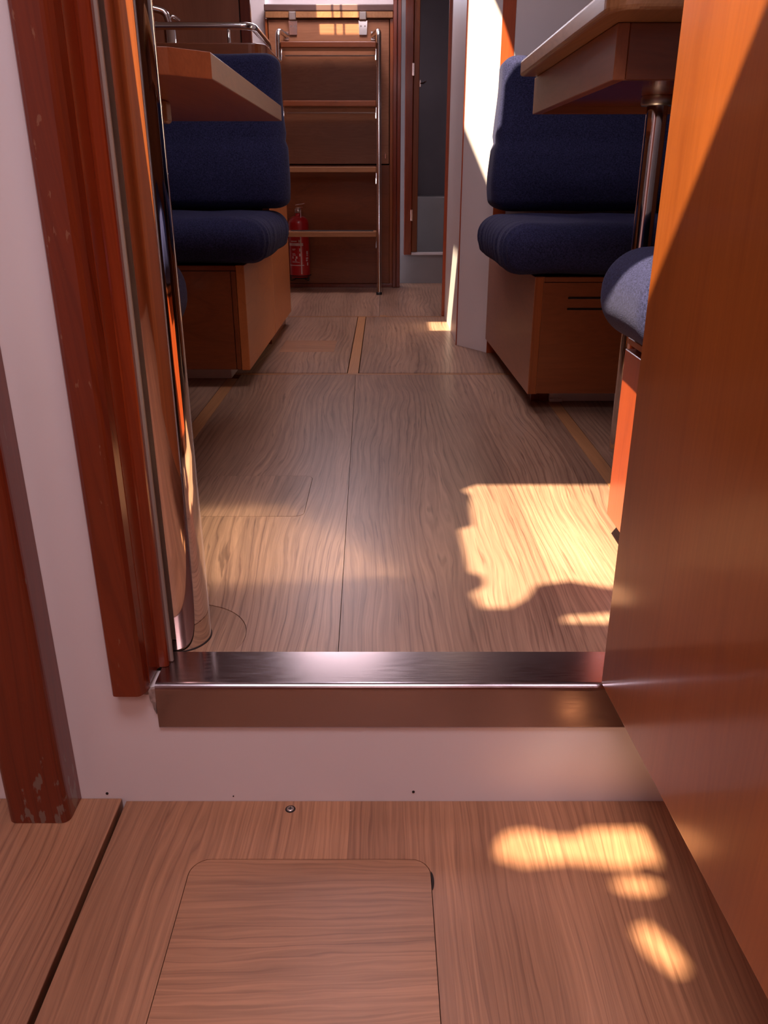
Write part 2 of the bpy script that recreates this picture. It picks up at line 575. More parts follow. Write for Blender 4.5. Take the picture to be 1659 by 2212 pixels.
def circle(cx, cy, r, n=24, ry=None):
    return [(cx + r * math.cos(2 * math.pi * i / n), cy + (ry or r) * math.sin(2 * math.pi * i / n)) for i in range(n)]


def arc_path(pts, r, n=6):
    """polyline with its inner corners rounded"""
    P = [Vector(p) for p in pts]
    out = [P[0]]
    for i in range(1, len(P) - 1):
        a, b, c = P[i - 1], P[i], P[i + 1]
        d0, d1 = (a - b).normalized(), (c - b).normalized()
        p0, p1 = b + d0 * r, b + d1 * r
        for k in range(n + 1):
            t = k / n
            out.append((1 - t) ** 2 * p0 + 2 * t * (1 - t) * b + t * t * p1)
    out.append(P[-1])
    return out


def tag(o, label, cat, group=None):
    o['label'] = label
    o['category'] = cat
    if group:
        o['group'] = group
    return o


def thing(name, loc, label, cat, group=None):
    o = bpy.data.objects.new(name, None)
    COL.objects.link(o)
    o.location = loc
    o.empty_display_size = 0.05
    return tag(o, label, cat, group)


def struct(o, label=None):
    o['kind'] = 'structure'
    if label:
        o['label'] = label
    return o


def struct_root(name, loc, label=None):
    o = bpy.data.objects.new(name, None)
    COL.objects.link(o)
    o.location = loc
    o.empty_display_size = 0.05
    return struct(o, label)


# ------------------------------------------------------------------ structure: floors
FZ = -0.178      # forward cabin floor; the saloon floor is z = 0
T = 0.018

ff = struct(G().box(-1.0, 1.0, -1.6, 0.83, FZ - 0.045, FZ - T - 0.001, 0).make('floor', M['subfloor']), 'forward cabin floor of brown laminate, one step below the saloon')
o = G().box(-1.0, -0.3395, -1.6, 0.8295, FZ - T, FZ + 0.005, 0.0012, 2).make('floor_panel', M['floor_fore'], ff)
hx0, hx1, hy0, hy1 = -0.227, 0.054, 0.40, 0.732
G().prism([(-0.3345, -1.6), (0.999, -1.6), (0.999, 0.8295), (-0.3345, 0.8295)], 'Z', FZ - T, FZ, holes=[rrect(hx0 - 0.0009, hx1 + 0.0009, hy0 - 0.0009, hy1 + 0.0009, 0.024)]).make('floor_panel', M['floor_fore'], ff)
hp = G().prism(rrect(hx0, hx1, hy0, hy1, 0.0235), 'Z', FZ - T, FZ + 0.0002).make('access_hatch', M['floor_cross'], ff)
hp['label'] = 'rounded access hatch with crosswise grain'
G().prism([p for p in circle(0.0535, 0.700, 0.0042, 24, 0.014) if p[0] >= 0.0542] , 'Z', FZ + 0.0002, FZ + 0.0008).make('finger_hole', M['gap'], ff)
# countersunk screw beside the riser
sc = G()
sc.lathe([(0.0066, FZ + 0.0002), (0.0062, FZ + 0.0006), (0.0040, FZ + 0.0007)], -0.12, 0.815, 20)
scr = sc.make('screw_cup', M['gap'], ff)
sh = G().lathe([(0.0046, FZ + 0.0007), (0.0044, FZ + 0.0012), (0.0030, FZ + 0.0016), (0.0003, FZ + 0.0017)], -0.12, 0.815, 20).make('screw', M['brass'], ff)
G().box(-0.1227, -0.1173, 0.8144, 0.8156, FZ + 0.0016, FZ + 0.0019, 0).box(-0.1206, -0.1194, 0.8123, 0.8177, FZ + 0.0016, FZ + 0.0019, 0).make('cross_slot', M['black'], sh)

sf = struct(G().box(-1.6, 1.6, 0.87, 5.7, -0.045, -T - 0.001, 0).make('floor', M['subfloor']), 'saloon floor of wood laminate panels with solid wood strips')
g = 0.0010
PX, PY = -0.275, 0.9455
SLx0, SLx1 = -0.4825, -0.4485     # solid strip left
SRx0, SRx1 = 0.4505, 0.4825


def arc_angles(rad):
    a0 = math.asin((0.9031 - PY) / rad)
    return [a0 + (math.pi - 2 * a0) * i / 40 for i in range(41)]


disc = [(PX + 0.088 * math.cos(a), PY + 0.088 * math.sin(a)) for a in arc_angles(0.088)]
disc_cut = [(PX + 0.0888 * math.cos(a), PY + 0.0888 * math.sin(a)) for a in arc_angles(0.0888)]
outer = [(-0.06, 0.903), (-0.0895, 2.513), (SLx1 + g, 2.513), (SLx1 + g, 0.903)] + [p for p in reversed(disc_cut)]
outer = [p for p in outer if p[1] >= 0.9029]
# left main panel with the inset lid cut out
lid = rrect(-0.3737, -0.1473, 1.3623, 1.5787, 0.0177)
lid_cut = rrect(-0.3746, -0.1464, 1.3614, 1.5796, 0.0186)
G().prism(outer, 'Z', -T, 0.0, holes=[lid_cut]).make('floor_panel', M['floor'], sf)
G().prism(lid, 'Z', -T, 0.0002).make('inset_lid', M['floor'], sf)['label'] = 'small inset floor lid with rounded corners'
dp = [p for p in disc if p[1] >= 0.903]
G().prism(dp, 'Z', -T, -0.0008).make('post_collar_plate', M['floor_dark'], sf)['label'] = 'round floor insert around the chrome post'
G().prism([(-0.059, 0.903), (SRx0 - g, 0.903), (SRx0 - g, 2.513), (-0.0885, 2.513)], 'Z', -T, 0.0).make('floor_panel', M['floor'], sf)
# solid strips along both sides
G().box(SLx0, SLx1, 0.903, 2.46, -T, 0.0003, 0.0006).make('floor_strip', M['strip'], sf)
G().box(SRx0, SRx1, 0.903, 2.45, -T, 0.0003, 0.0006).make('floor_strip', M['strip'], sf)
G().box(-1.59, SLx0 - g, 0.903, 2.515, -T, 0.0, 0).make('floor_panel', M['floor'], sf)
G().box(SRx1 + g, 1.59, 0.903, 2.515, -T, 0.0, 0).make('floor_panel', M['floor'], sf)
# narrow cross strips and the second row
G().box(-0.55, 0.62, 2.518, 2.530, -T, 0.0002, 0.0005).make('floor_strip', M['strip_x'], sf)
G().box(-0.50, -0.1175, 2.538, 3.655, -T, 0.0, 0).make('floor_panel', M['floor'], sf)
G().box(-0.1145, -0.0815, 2.533, 3.655, -T, 0.0003, 0.0006).make('floor_strip', M['strip'], sf)
G().prism([(-0.0785, 2.538), (0.62, 2.538), (0.62, 3.655), (-0.0785, 3.655)], 'Z', -T, 0.0).make('floor_panel', M['floor'], sf)
G().box(-0.53, 0.62, 3.660, 3.674, -T, 0.0002, 0.0005).make('floor_strip', M['strip_x'], sf)
G().box(-0.80, -0.0215, 3.679, 4.90, -T, 0.0, 0).make('floor_panel', M['floor'], sf)
G().box(-0.0200, 0.90, 3.679, 5.65, -T, 0.0, 0).make('floor_panel', M['floor'], sf)
G().box(-0.0190, 0.012, 3.676, 3.70, 0.0, 0.0006, 0).make('floor_strip', M['strip_x'], sf)
# short printed block in the grain of the left mid panel
G().box(-0.372, -0.178, 2.874, 3.090, 0.0, 0.0002, 0).make('grain_patch', M['floor_cross'], sf)

# ------------------------------------------------------------------ structure: bulkhead, walls, ceilings
wf_poly = [(-1.0, -0.22), (1.0, -0.22), (1.0, 1.62), (0.30, 1.62), (0.30, -0.004), (-0.312, -0.004), (-0.312, 1.62), (-1.0, 1.62)]
wall_front = struct(G().prism(wf_poly, 'Y', 0.83, 0.868).make('wall_front', M['white']), 'white bulkhead with the doorway and the riser under the steel sill')
G().box(-0.312, 0.30, 0.83, 0.868, 1.50, 1.62, 0).make('header', M['white'], wall_front)
for (x, z) in ((-0.358, -0.1655), (0.038, -0.163), (-0.195, -0.170)):
    G().prism(circle(x, z, 0.0018 if x != -0.195 else 0.0009, 12), 'Y', 0.8292, 0.8301).make('screw_hole', M['gap'], wall_front)
cv = [(-0.2865, -0.004), (-0.2780, -0.002), (-0.2785, -0.020), (-0.2795, -0.040), (-0.2822, -0.032), (-0.2832, -0.024), (-0.2855, -0.020), (-0.2858, -0.012)]
G().prism(cv, 'Y', 0.8262, 0.831).make('sealant', M['caulk'], wall_front)
G().prism([(-0.3125, -0.0105), (-0.2875, -0.0125), (-0.2868, -0.003), (-0.314, -0.003)], 'Y', 0.8285, 0.8302).make('sealant', M['caulk'], wall_front)

struct(G().box(-1.03, -1.0, -1.63, 0.868, -0.22, 1.66, 0).make('wall_left', M['white']))
struct(G().box(1.0, 1.03, -1.63, 0.868, -0.22, 1.66, 0).make('wall_right', M['cherry_v']))
struct(G().box(-1.03, 1.03, -1.63, -1.6, -0.22, 1.66, 0).make('wall_back', M['cherry_v']))
struct(G().box(-1.63, -1.6, 0.83, 5.75, -0.05, 1.9, 0).make('wall_left', M['cherry_x']))
struct(G().box(1.6, 1.63, 0.83, 5.75, -0.05, 1.9, 0).make('wall_right', M['cherry_x']))
struct(G().box(-1.63, -1.0, 0.83, 0.868, -0.05, 1.9, 0).box(1.0, 1.63, 0.83, 0.868, -0.05, 1.9, 0).box(-1.0, 1.0, 0.83, 0.868, 1.62, 1.9, 0).make('wall_front', M['white']))


def back(px_, py_, pz_, H_):
    """where the ray of sunlight through a point crosses the ceiling"""
    t = (H_ - pz_) / -SUN.z
    return (px_ - SUN.x * t, py_ - SUN.y * t)


# forward ceiling: hatch outline shaped by its sun patch, openings added for smaller patches
HF = 1.60
patch = [(0.185, 1.525), (0.46, 1.525), (0.50, 1.465), (0.90, 1.465), (0.90, 1.138), (0.42, 1.138), (0.34, 1.075), (0.28, 1.10), (0.225, 1.085), (0.205, 1.045),
         (0.175, 1.015), (0.135, 1.015), (0.125, 1.06), (0.150, 1.085), (0.150, 1.115), (0.130, 1.130),
         (0.128, 1.30), (0.155, 1.315), (0.160, 1.42), (0.165, 1.46), (0.150, 1.49)]
main_open = [back(x, y, 0.0, HF) for (x, y) in patch]
strip_open = [back(x, y, 0.0, HF) for (x, y) in [(0.24, 0.975), (0.255, 0.995), (0.33, 1.005), (0.342, 1.005), (0.342, 0.978), (0.33, 0.972)]]
patch_open_a = [back(x, y, FZ, HF) for (x, y) in [(0.130, 0.728), (0.133, 0.750), (0.150, 0.772), (0.175, 0.778), (0.205, 0.768), (0.235, 0.766), (0.250, 0.778), (0.320, 0.780),
                                            (0.325, 0.740), (0.323, 0.712), (0.306, 0.722), (0.285, 0.712), (0.250, 0.717), (0.215, 0.722), (0.160, 0.716)]]
patch_open_b = [back(x, y, FZ, HF) for (x, y) in circle(0.287, 0.689, 0.030, 16, 0.013)]
patch_open_c = [back(x, y, FZ, HF) for (x, y) in [(0.262, 0.632), (0.285, 0.640), (0.304, 0.612), (0.312, 0.580), (0.292, 0.575), (0.270, 0.602)]]
ce = struct(G().prism([(-1.03, -1.63), (1.03, -1.63), (1.03, 0.868), (-1.03, 0.868)], 'Z', HF, HF + 0.012,
                      holes=[main_open, strip_open, patch_open_a, patch_open_b, patch_open_c]).make('ceiling', M['white_paint']))
# saloon ceiling: hatch over the aisle, added passage opening, companionway slots, shaped for sun patches
HS = 1.85
h_panel = [(-0.205, 1.945), (-0.170, 1.865), (-0.14, 1.83), (-0.085, 1.93), (0.012, 1.96), (0.012, 2.565), (-0.205, 2.210)]
h_pass = [back(x, y, 0.0, HS) for (x, y) in [(0.185, 3.30), (0.40, 3.30), (0.40, 3.52), (0.185, 3.52)]]
h_comp = []
for (a, b_) in ((-0.335, -0.262), (-0.250, -0.218), (-0.206, -0.130)):
    h_comp.append([back(x, 4.70, z, HS) for (x, z) in [(a, 1.255), (b_, 1.255), (b_, 1.46), (a, 1.46)]])
struct(G().prism([(-1.63, 0.84), (1.63, 0.84), (1.63, 5.75), (-1.63, 5.75)], 'Z', HS, HS + 0.012,
                 holes=[h_panel, h_pass] + h_comp).make('ceiling', M['white_paint']))

# sill
prof = [(0.902, 0.0022), (0.836, 0.0022)]
for i in range(7):
    a = math.radians(90 + 90 * i / 6)
    prof.append((0.834 + 0.008 * math.cos(a) * 0.9, -0.0058 + 0.008 * math.sin(a)))
prof += [(0.8262, -0.0585), (0.8275, -0.0605), (0.8295, -0.0605), (0.8295, -0.0062), (0.836, -0.0003), (0.902, -0.0003)]
sg = G().prism(prof, 'X', -0.2785, 0.299)
sill = struct(sg.make('trim_1', M['stainless']), 'brushed stainless steel door sill with a folded front lip')

# left door casing with its moulded profile
cas = [(-0.3255, 0.8298), (-0.3255, 0.8145), (-0.3235, 0.8115), (-0.3200, 0.8105), (-0.2965, 0.8105), (-0.2930, 0.8112), (-0.2905, 0.8130), (-0.2870, 0.8185), (-0.2845, 0.8290), (-0.2845, 0.8298)]
c1 = G().prism(cas, 'Z', -0.003, 1.55)
casing = struct(c1.make('trim_2', M['mahogany_casing']), 'moulded dark varnished door casing left of the doorway')
rev = [(-0.3115, 0.8302), (-0.2840, 0.8302), (-0.2835, 0.862), (-0.2815, 0.8655), (-0.2745, 0.8660), (-0.2715, 0.8675), (-0.2705, 0.870), (-0.2705, 0.877), (-0.3115, 0.877)]
G().prism(rev, 'Z', 0.0028, 1.498).make('door_stop', M['mahogany_v'], casing)
G().box(-0.3115, -0.2672, 0.8775, 0.8825, 0.0028, 1.498, 0.001).make('seal_strip', M['seal'], casing)['label'] = 'pale seal strip'

# corner post standing on the left floor board
G1 = G().prism(rrect(-0.468, -0.392, 0.785, 0.8295, 0.010, 5, (1, 1, 0, 0)), 'Z', FZ + 0.0055, 1.55)
struct(G1.make('trim_3', M['mahogany_worn']), 'worn dark red corner post at the left edge')

# open forward door
door = struct_root('door_1', (0.262, 0.826, 0.0), 'varnished orange brown cabin door standing open on the right')
dl = G().box(0.0, 0.028, -0.62, 0.0, 0.006, 1.485, 0.002, 2)
leaf = G()
leaf.v, leaf.f, leaf.s = [(v[0] + 0.262, v[1] + 0.826, v[2]) for v in dl.v], dl.f, dl.s
leaf.make('door_leaf', M['door'], door)
for z in (0.25, 0.75, 1.25):
    G().tube([(0.2925, 0.832, z - 0.035), (0.2925, 0.832, z + 0.035)], 0.005, 10).make('hinge', M['rail'], door)
door.rotation_euler = (0, 0, math.radians(3.1))

# ------------------------------------------------------------------ saloon: post
post = thing('support_post', (PX, PY, 0.0), 'thick polished chrome post just inside the doorway beside the left casing', 'post')
G().lathe([(0.0415, -0.0007), (0.0418, 0.002), (0.0418, HS)], PX, PY, 64).make('tube', M['chrome'], post)
G().lathe([(0.0428, -0.0006), (0.0428, 0.0006), (0.0421, 0.0008)], PX, PY, 64).make('base_ring', M['gap'], post)


# ------------------------------------------------------------------ benches
def puff(amount):
    def d(pos, nor, p):
        return Vector((0, 0, amount * (1 - p.x ** 4) * (1 - p.y ** 2) * (1 if p.z > 0 else 0)))
    return d


def seat_disp(sign, xe):
    """soft crown on top, the front roll, and gathered pleats round the aisle end (sign gives the end)"""
    def d(pos, nor, p):
        v = Vector((0, 0, 0.004 * (1 - p.y ** 2) * (p.z > 0)))
        e = max(0.0, 1 - abs(pos.x - xe) / 0.13)
        if e > 0:
            q = math.sin(pos.y * 210 + 1.7 * math.sin(pos.y * 37)) * 0.5 + math.sin(pos.y * 95 + 2) * 0.5
            v += nor * (0.0042 * q * e * (0.4 + 0.6 * (1 - abs(p.z))))
        # lower lip sags where the cloth is tucked under
        if p.z < -0.5:
            v += Vector((0, 0, -0.010 * max(0.0, 1 - abs(pos.x - xe) / 0.06)))
        v += nor * 0.0015 * math.sin(pos.x * 31 + pos.y * 17)
        return v
    return d


def back_disp(sign, xe, zb, zt, y_front):
    """backrest with a lumbar roll below and a thinner, leaning upper part"""
    def d(pos, nor, p):
        h = (pos.z - zb) / (zt - zb)
        lum = math.exp(-((h - 0.22) / 0.26) ** 2)
        crease = math.exp(-((h - 0.45) / 0.018) ** 2)
        v = Vector((0, 0, 0))
        if p.y < 0.3:
            v.y += -0.030 * lum + 0.006 * crease + 0.03 * max(0, h - 0.45)
        v.y += 0.025 * h
        e = max(0.0, 1 - abs(pos.x - xe) / 0.10)
        v.x += sign * e * (0.014 * lum - 0.006 * crease - 0.020 * max(0, h - 0.40))
        v += nor * 0.0012 * math.sin(pos.x * 27 + pos.z * 33)
        return v
    return d


# --- left bench (faces forward, its end on the aisle)
lb = thing('dinette_bench', (-0.39, 2.35, 0.0), 'cherry bench base on the left with a side tinted orange for bounced sunlight facing the aisle', 'bench')
G().box(-1.55, -0.4155, 2.352, 2.94, 0.052, 0.330, 0).make('carcass', M['cherry_x'], lb)
G().box(-0.415, -0.391, 2.35, 2.945, 0.050, 0.345, 0.002, 2).make('side_panel', M['bounce_lit_side'], lb)
G().box(-1.55, -0.4152, 2.345, 2.365, 0.331, 0.3445, 0.0015).make('top_rail', M['cherry_x'], lb)
G().box(-1.55, -0.430, 2.342, 2.353, 0.054, 0.3295, 0.0012).make('front_panel', M['cherry_x'], lb)
G().box(-0.428, -0.4155, 2.342, 2.353, 0.054, 0.3295, 0.0012).make('stile', M['cherry_x'], lb)
G().box(-1.55, -0.468, 2.460, 2.475, 0.0005, 0.0515, 0.001).box(-0.483, -0.468, 2.475, 2.94, 0.0005, 0.0515, 0.001).make('toe_kick', M['white'], lb)

tag(G().cushion(-1.50, -0.322, 2.315, 2.94, 0.349, 0.470, 0.062, (60, 110, 16), seat_disp(1, -0.322), rz=0.055).make('seat_cushion', M['navy']),
    'navy seat cushion on the left aft bench beneath the wood table', 'cushion')
tag(G().cushion(-1.50, -0.318, 2.80, 2.92, 0.477, 0.930, 0.05, (40, 12, 40), back_disp(1, -0.318, 0.477, 0.93, 2.80), rz=0.03).make('back_cushion', M['navy']),
    'navy back cushion of the left bench, in front of the galley counter', 'cushion')

# --- galley counter behind it
gc = thing('galley_counter', (-0.39, 2.98, 0.0), 'cherry galley counter behind the left back cushion with a raised wooden rim', 'counter')
G().box(-1.55, -0.416, 3.02, 3.48, 0.0, 0.93, 0).make('carcass', M['cherry_x'], gc)
G().box(-0.4155, -0.391, 2.950, 3.48, 0.050, 0.935, 0.002, 2).make('side_panel', M['bounce_lit_side'], gc)
G().prism(rrect(-1.55, -0.385, 3.0, 3.49, 0.055, 8, (0, 1, 1, 0)), 'Z', 0.931, 0.975, bev=0.004).make('counter_top', M['cherry_x'], gc)

fr = thing('fiddle_rail', (-0.43, 3.05, 0.975), 'chrome guard rail bent round the corner of the galley counter', 'rail')
G().tube(arc_path([(-1.2, 3.055, 1.030), (-0.43, 3.055, 1.030), (-0.43, 3.45, 1.030), (-0.43, 3.45, 0.980)], 0.045, 8), 0.0115, 14).make('rail_tube', M['rail'], fr)
for x in (-0.51, -0.95):
    G().lathe([(0.011, 0.9755), (0.011, 0.978), (0.0055, 0.981), (0.0055, 1.022)], x, 3.055, 14).make('rail_post', M['rail'], fr)

tp = thing('galley_tap', (-0.73, 3.15, 0.975), 'chrome tap with a curved lever at the left edge of the counter', 'tap')
G().lathe([(0.030, 0.9755), (0.030, 0.983), (0.021, 0.988), (0.020, 1.055), (0.014, 1.062)], -0.735, 3.2, 24).make('body', M['chrome'], tp)
G().tube(arc_path([(-0.735, 3.2, 1.058), (-0.745, 3.2, 1.095), (-0.80, 3.18, 1.105), (-0.86, 3.15, 1.07)], 0.02, 6), 0.012, 12).make('spout', M['chrome'], tp)
G().tube(arc_path([(-0.735, 3.2, 1.062), (-0.725, 3.2, 1.085), (-0.70, 3.21, 1.068)], 0.012, 6), 0.006, 10).make('lever', M['chrome'], tp)

# --- left table
lt = thing('dinette_table', (-0.55, 1.6, 0.0), 'cherry table on the left with a chamfered near corner, seen from below', 'table')
lt_poly = [(-0.95, 1.115), (-0.40, 1.128), (-0.31, 1.140), (-0.270, 1.153), (-0.2255, 1.200), (-0.2335, 2.05), (-0.95, 2.05)]
G().prism(lt_poly, 'Z', 0.690, 0.7215, bev=0.0012).make('tabletop', M['cherry_y'], lt)
G().box(-0.44, -0.360, 1.49, 1.53, 0.655, 0.6895, 0.006, 3).make('support_block', M['slab'], lt)
G().lathe([(0.05, 0.0004), (0.05, 0.008), (0.022, 0.014), (0.022, 0.680), (0.06, 0.684), (0.06, 0.6896)], -0.68, 1.62, 24).make('leg', M['rail'], lt)

# --- right bench
rb = thing('dinette_bench', (0.37, 2.06, 0.0), 'cherry bench base on the right with two dark slots in its front panel', 'bench')
G().box(0.396, 1.50, 2.068, 2.84, 0.052, 0.330, 0).make('carcass', M['cherry_x'], rb)
G().prism([(0.372, 2.06), (0.395, 2.06), (0.395, 2.845), (0.354, 2.845)], 'Z', 0.052, 0.345).make('side_panel', M['cherry_y'], rb)
G().box(0.3955, 1.50, 2.0615, 2.08, 0.3325, 0.3445, 0.0012).make('top_rail', M['cherry_x'], rb)
slots = [rrect(0.456, 0.72, 0.2925, 0.2985, 0.0025, 3), rrect(0.456, 0.72, 0.2655, 0.2715, 0.0025, 3)]
G().prism([(0.394, 0.054), (1.50, 0.054), (1.50, 0.3315), (0.394, 0.3315)], 'Y', 2.0585, 2.0675, holes=slots).make('front_panel', M['cherry_x'], rb)
for s in slots:
    G().prism(s, 'Y', 2.0650, 2.0678).make('slot', M['gap'], rb)
G().box(0.3735, 0.3928, 2.0565, 2.0665, 0.0525, 0.3445, 0.001).make('stile', M['cherry_v'], rb)
G().box(0.455, 1.50, 2.185, 2.20, 0.0005, 0.0515, 0.001).make('toe_kick', M['white'], rb)
G().box(0.455, 0.490, 2.176, 2.1845, 0.0005, 0.010, 0.001).make('toe_cover', M['white'], rb)
G().box(0.405, 0.4545, 2.187, 2.84, 0.0005, 0.0515, 0.001).make('side_plinth', M['mahogany_v'], rb)

tag(G().cushion(0.286, 1.50, 2.02, 2.66, 0.350, 0.470, 0.064, (60, 150, 18), seat_disp(-1, 0.286), rz=0.056).make('seat_cushion', M['navy']),
    'navy seat cushion with gathered pleats on the right aft bench', 'cushion')
tag(G().cushion(0.336, 1.50, 2.60, 2.78, 0.477, 0.900, 0.05, (40, 12, 40), back_disp(-1, 0.336, 0.474, 0.90, 2.60), rz=0.03).make('back_cushion', M['navy']),
    'navy back cushion of the right bench, next to the sunlit white panel', 'cushion')

# --- right table
rt = thing('dinette_table', (0.6, 1.65, 0.0), 'cherry table on the right with a boxed underside on a steel column', 'table')
G().prism(rrect(0.2985, 1.15, 1.232, 2.005, 0.045, 8, (1, 0, 0, 0)), 'Z', 0.775, 0.808, bev=0.006, seg=3).make('tabletop', M['slab'], rt)
G().box(0.333, 0.351, 1.33, 2.02, 0.702, 0.7745, 0.001).make('side_apron', M['cherry_y'], rt)
G().box(0.3515, 1.10, 1.33, 1.346, 0.702, 0.7745, 0.001).make('front_apron', M['cherry_x'], rt)
G().box(0.3515, 1.10, 2.004, 2.020, 0.702, 0.7745, 0.001).make('rear_apron', M['cherry_x'], rt)
G().box(0.3515, 1.10, 1.3465, 2.0035, 0.716, 0.722, 0).make('bottom_board', M['mahogany_v'], rt)
G().lathe([(0.030, 0.699), (0.032, 0.702), (0.032, 0.713), (0.030, 0.7158)], 0.528, 1.745, 32).make('collar', M['brass'], rt)
G().lathe([(0.0205, 0.0004), (0.0205, 0.6988)], 0.528, 1.745, 32).make('column', M['chrome'], rt)

# --- forward benches, one each side of the doorway
fb = thing('dinette_bench', (0.37, 1.1, 0.0), 'narrow cherry bench base lit by sun beside the open door', 'bench')
G().box(0.372, 1.25, 0.985, 1.25, 0.052, 0.327, 0.001).make('carcass', M['red_trim'], fb)
G().box(0.374, 1.25, 0.985, 1.248, 0.335, 0.345, 0.001).make('lid', M['cherry_y'], fb)
G().box(0.385, 1.25, 0.990, 1.240, 0.3275, 0.3345, 0).make('finger_gap', M['gap'], fb)
G().box(0.398, 1.25, 0.985, 1.225, 0.0005, 0.0515, 0.001).make('toe_kick', M['mahogany_v'], fb)
tag(G().cushion(0.320, 1.25, 0.985, 1.285, 0.350, 0.475, 0.062, (50, 40, 20), seat_disp(-1, 5), rz=0.06).make('seat_cushion', M['navy']),
    'navy cushion end lit by sun beside the open door', 'cushion')
fl = thing('dinette_bench', (-0.36, 1.1, 0.0), 'narrow bench base hidden behind the chrome post', 'bench')
G().box(-1.25, -0.362, 0.985, 1.25, 0.052, 0.345, 0.001).make('carcass', M['cherry_y'], fl)
G().box(-1.25, -0.39, 0.985, 1.225, 0.0005, 0.0515, 0.001).make('toe_kick', M['mahogany_v'], fl)
tag(G().cushion(-1.25, -0.290, 1.005, 1.285, 0.350, 0.475, 0.062, (50, 40, 20), seat_disp(1, 5), rz=0.06).make('seat_cushion', M['navy']),
    'navy cushion end peeking out behind the chrome post', 'cushion')

# ------------------------------------------------------------------ right partition
pt = struct(G().prism([(0.2675, 3.003), (0.3605, 2.860), (0.40, 2.862), (0.40, 3.06), (0.30, 3.06)], 'Z', 0.0003, HS).make('wall_partition', M['white']),
            'slanted white partition panel in full sun beside the passage')
G().prism([(0.3606, 2.853), (0.401, 2.853), (0.401, 2.8618), (0.3606, 2.8598)], 'Z', 0.0004, HS).make('edge_trim', M['red_trim'], pt)
G().prism([(0.2642, 3.000), (0.2668, 2.9990), (0.2690, 3.0020), (0.2664, 3.006)], 'Z', 0.0004, HS).make('edge_trim', M['red_trim'], pt)
struct(G().box(0.2685, 0.29, 3.007, 3.675, 0.0003, HS, 0).make('wall_passage', M['white']), 'white passage wall behind the slanted panel')
struct(G().box(0.2560, 0.2760, 3.676, 3.692, 0.0004, HS, 0.002, 2).make('trim_4', M['red_trim']), 'glowing red door edge strip at the end of the passage wall')
struct(G().box(0.4015, 1.59, 2.855, 2.875, 0.0003, HS, 0).make('wall_aft', M['white']), 'white bulkhead above the right back cushion')

# ------------------------------------------------------------------ galley bulkhead left
gb = struct(G().box(-1.59, -0.556, 3.60, 3.62, 0.0003, HS, 0).make('wall_galley', M['bulkhead']), 'brown wooden bulkhead behind the galley counter')
G().box(-0.5515, -0.512, 3.597, 3.62, 0.0003, HS, 0.002).make('door_post', M['mahogany_v'], gb)
G().box(-0.5558, -0.5518, 3.606, 3.618, 0.0003, HS, 0).make('gap', M['gap'], gb)

# ------------------------------------------------------------------ aft: engine cover, companionway
wa = struct(G().box(-0.95, -0.602, 4.76, 4.78, 0.0003, HS, 0).make('wall_rear', M['white']), 'pale strip of wall left of the companionway steps')
struct(G().box(-0.602, 0.05, 4.80, 4.82, 0.0003, 1.43, 0).make('wall_rear', M['white']), 'pale board above the companionway beam')

ec = thing('engine_cover', (-0.28, 4.72, 0.0), 'wooden engine casing behind the companionway steps', 'panel')
G().box(-0.600, 0.050, 4.735, 4.755, 0.0003, 1.312, 0).make('casing', M['gap'], ec)
G().box(-0.585, 0.0265, 4.716, 4.734, 0.640, 1.309, 0.002).make('upper_panel', M['casing_panel'], ec)
G().box(-0.600, -0.5885, 4.714, 4.7345, 0.012, 1.312, 0.001).make('stile', M['cherry_v'], ec)
G().box(0.0305, 0.046, 4.714, 4.7345, 0.012, 1.312, 0.001).make('stile', M['cherry_v'], ec)
G().box(-0.588, 0.030, 4.716, 4.734, 0.020, 0.634, 0.002).make('lower_panel', M['cherry_x'], ec)
G().box(-0.600, 0.046, 4.708, 4.7135, 0.0005, 0.0195, 0.001).make('plinth', M['mahogany_v'], ec)
G().prism(circle(-0.285, 1.095, 0.036, 28), 'Y', 4.7135, 4.7158).make('plug', M['casing_panel'], ec)
G().box(0.0045, 0.0115, 4.706, 4.7155, 0.665, 0.690, 0.001).make('latch', M['rail'], ec)

bm_ = thing('companionway_beam', (-0.27, 4.68, 1.312), 'dark beam under the companionway opening above the steps', 'beam')
G().box(-0.600, 0.050, 4.695, 4.795, 1.342, 1.372, 0.004, 2).make('beam', M['dark_teak'], bm_)
G().box(-0.595, 0.045, 4.698, 4.74, 1.3125, 1.3415, 0.002).make('fascia', M['slab'], bm_)
for x0 in (-0.4775, -0.125):
    hb = G().box(x0 + 0.001, x0 + 0.037, 4.684, 4.6975, 1.302, 1.338, 0.003).make('latch_body', M['brass'], bm_)
    hg = G().prism([(x0, 1.240), (x0 + 0.038, 1.240), (x0 + 0.041, 1.302), (x0 - 0.003, 1.302)], 'Y', 4.708, 4.7125).make('latch_plate', M['rail'], bm_)
    for dx in (0.009, 0.029):
        G().prism(circle(x0 + dx, 1.278, 0.0035, 10), 'Y', 4.7065, 4.7078).make('rivet', M['brass'], hg)

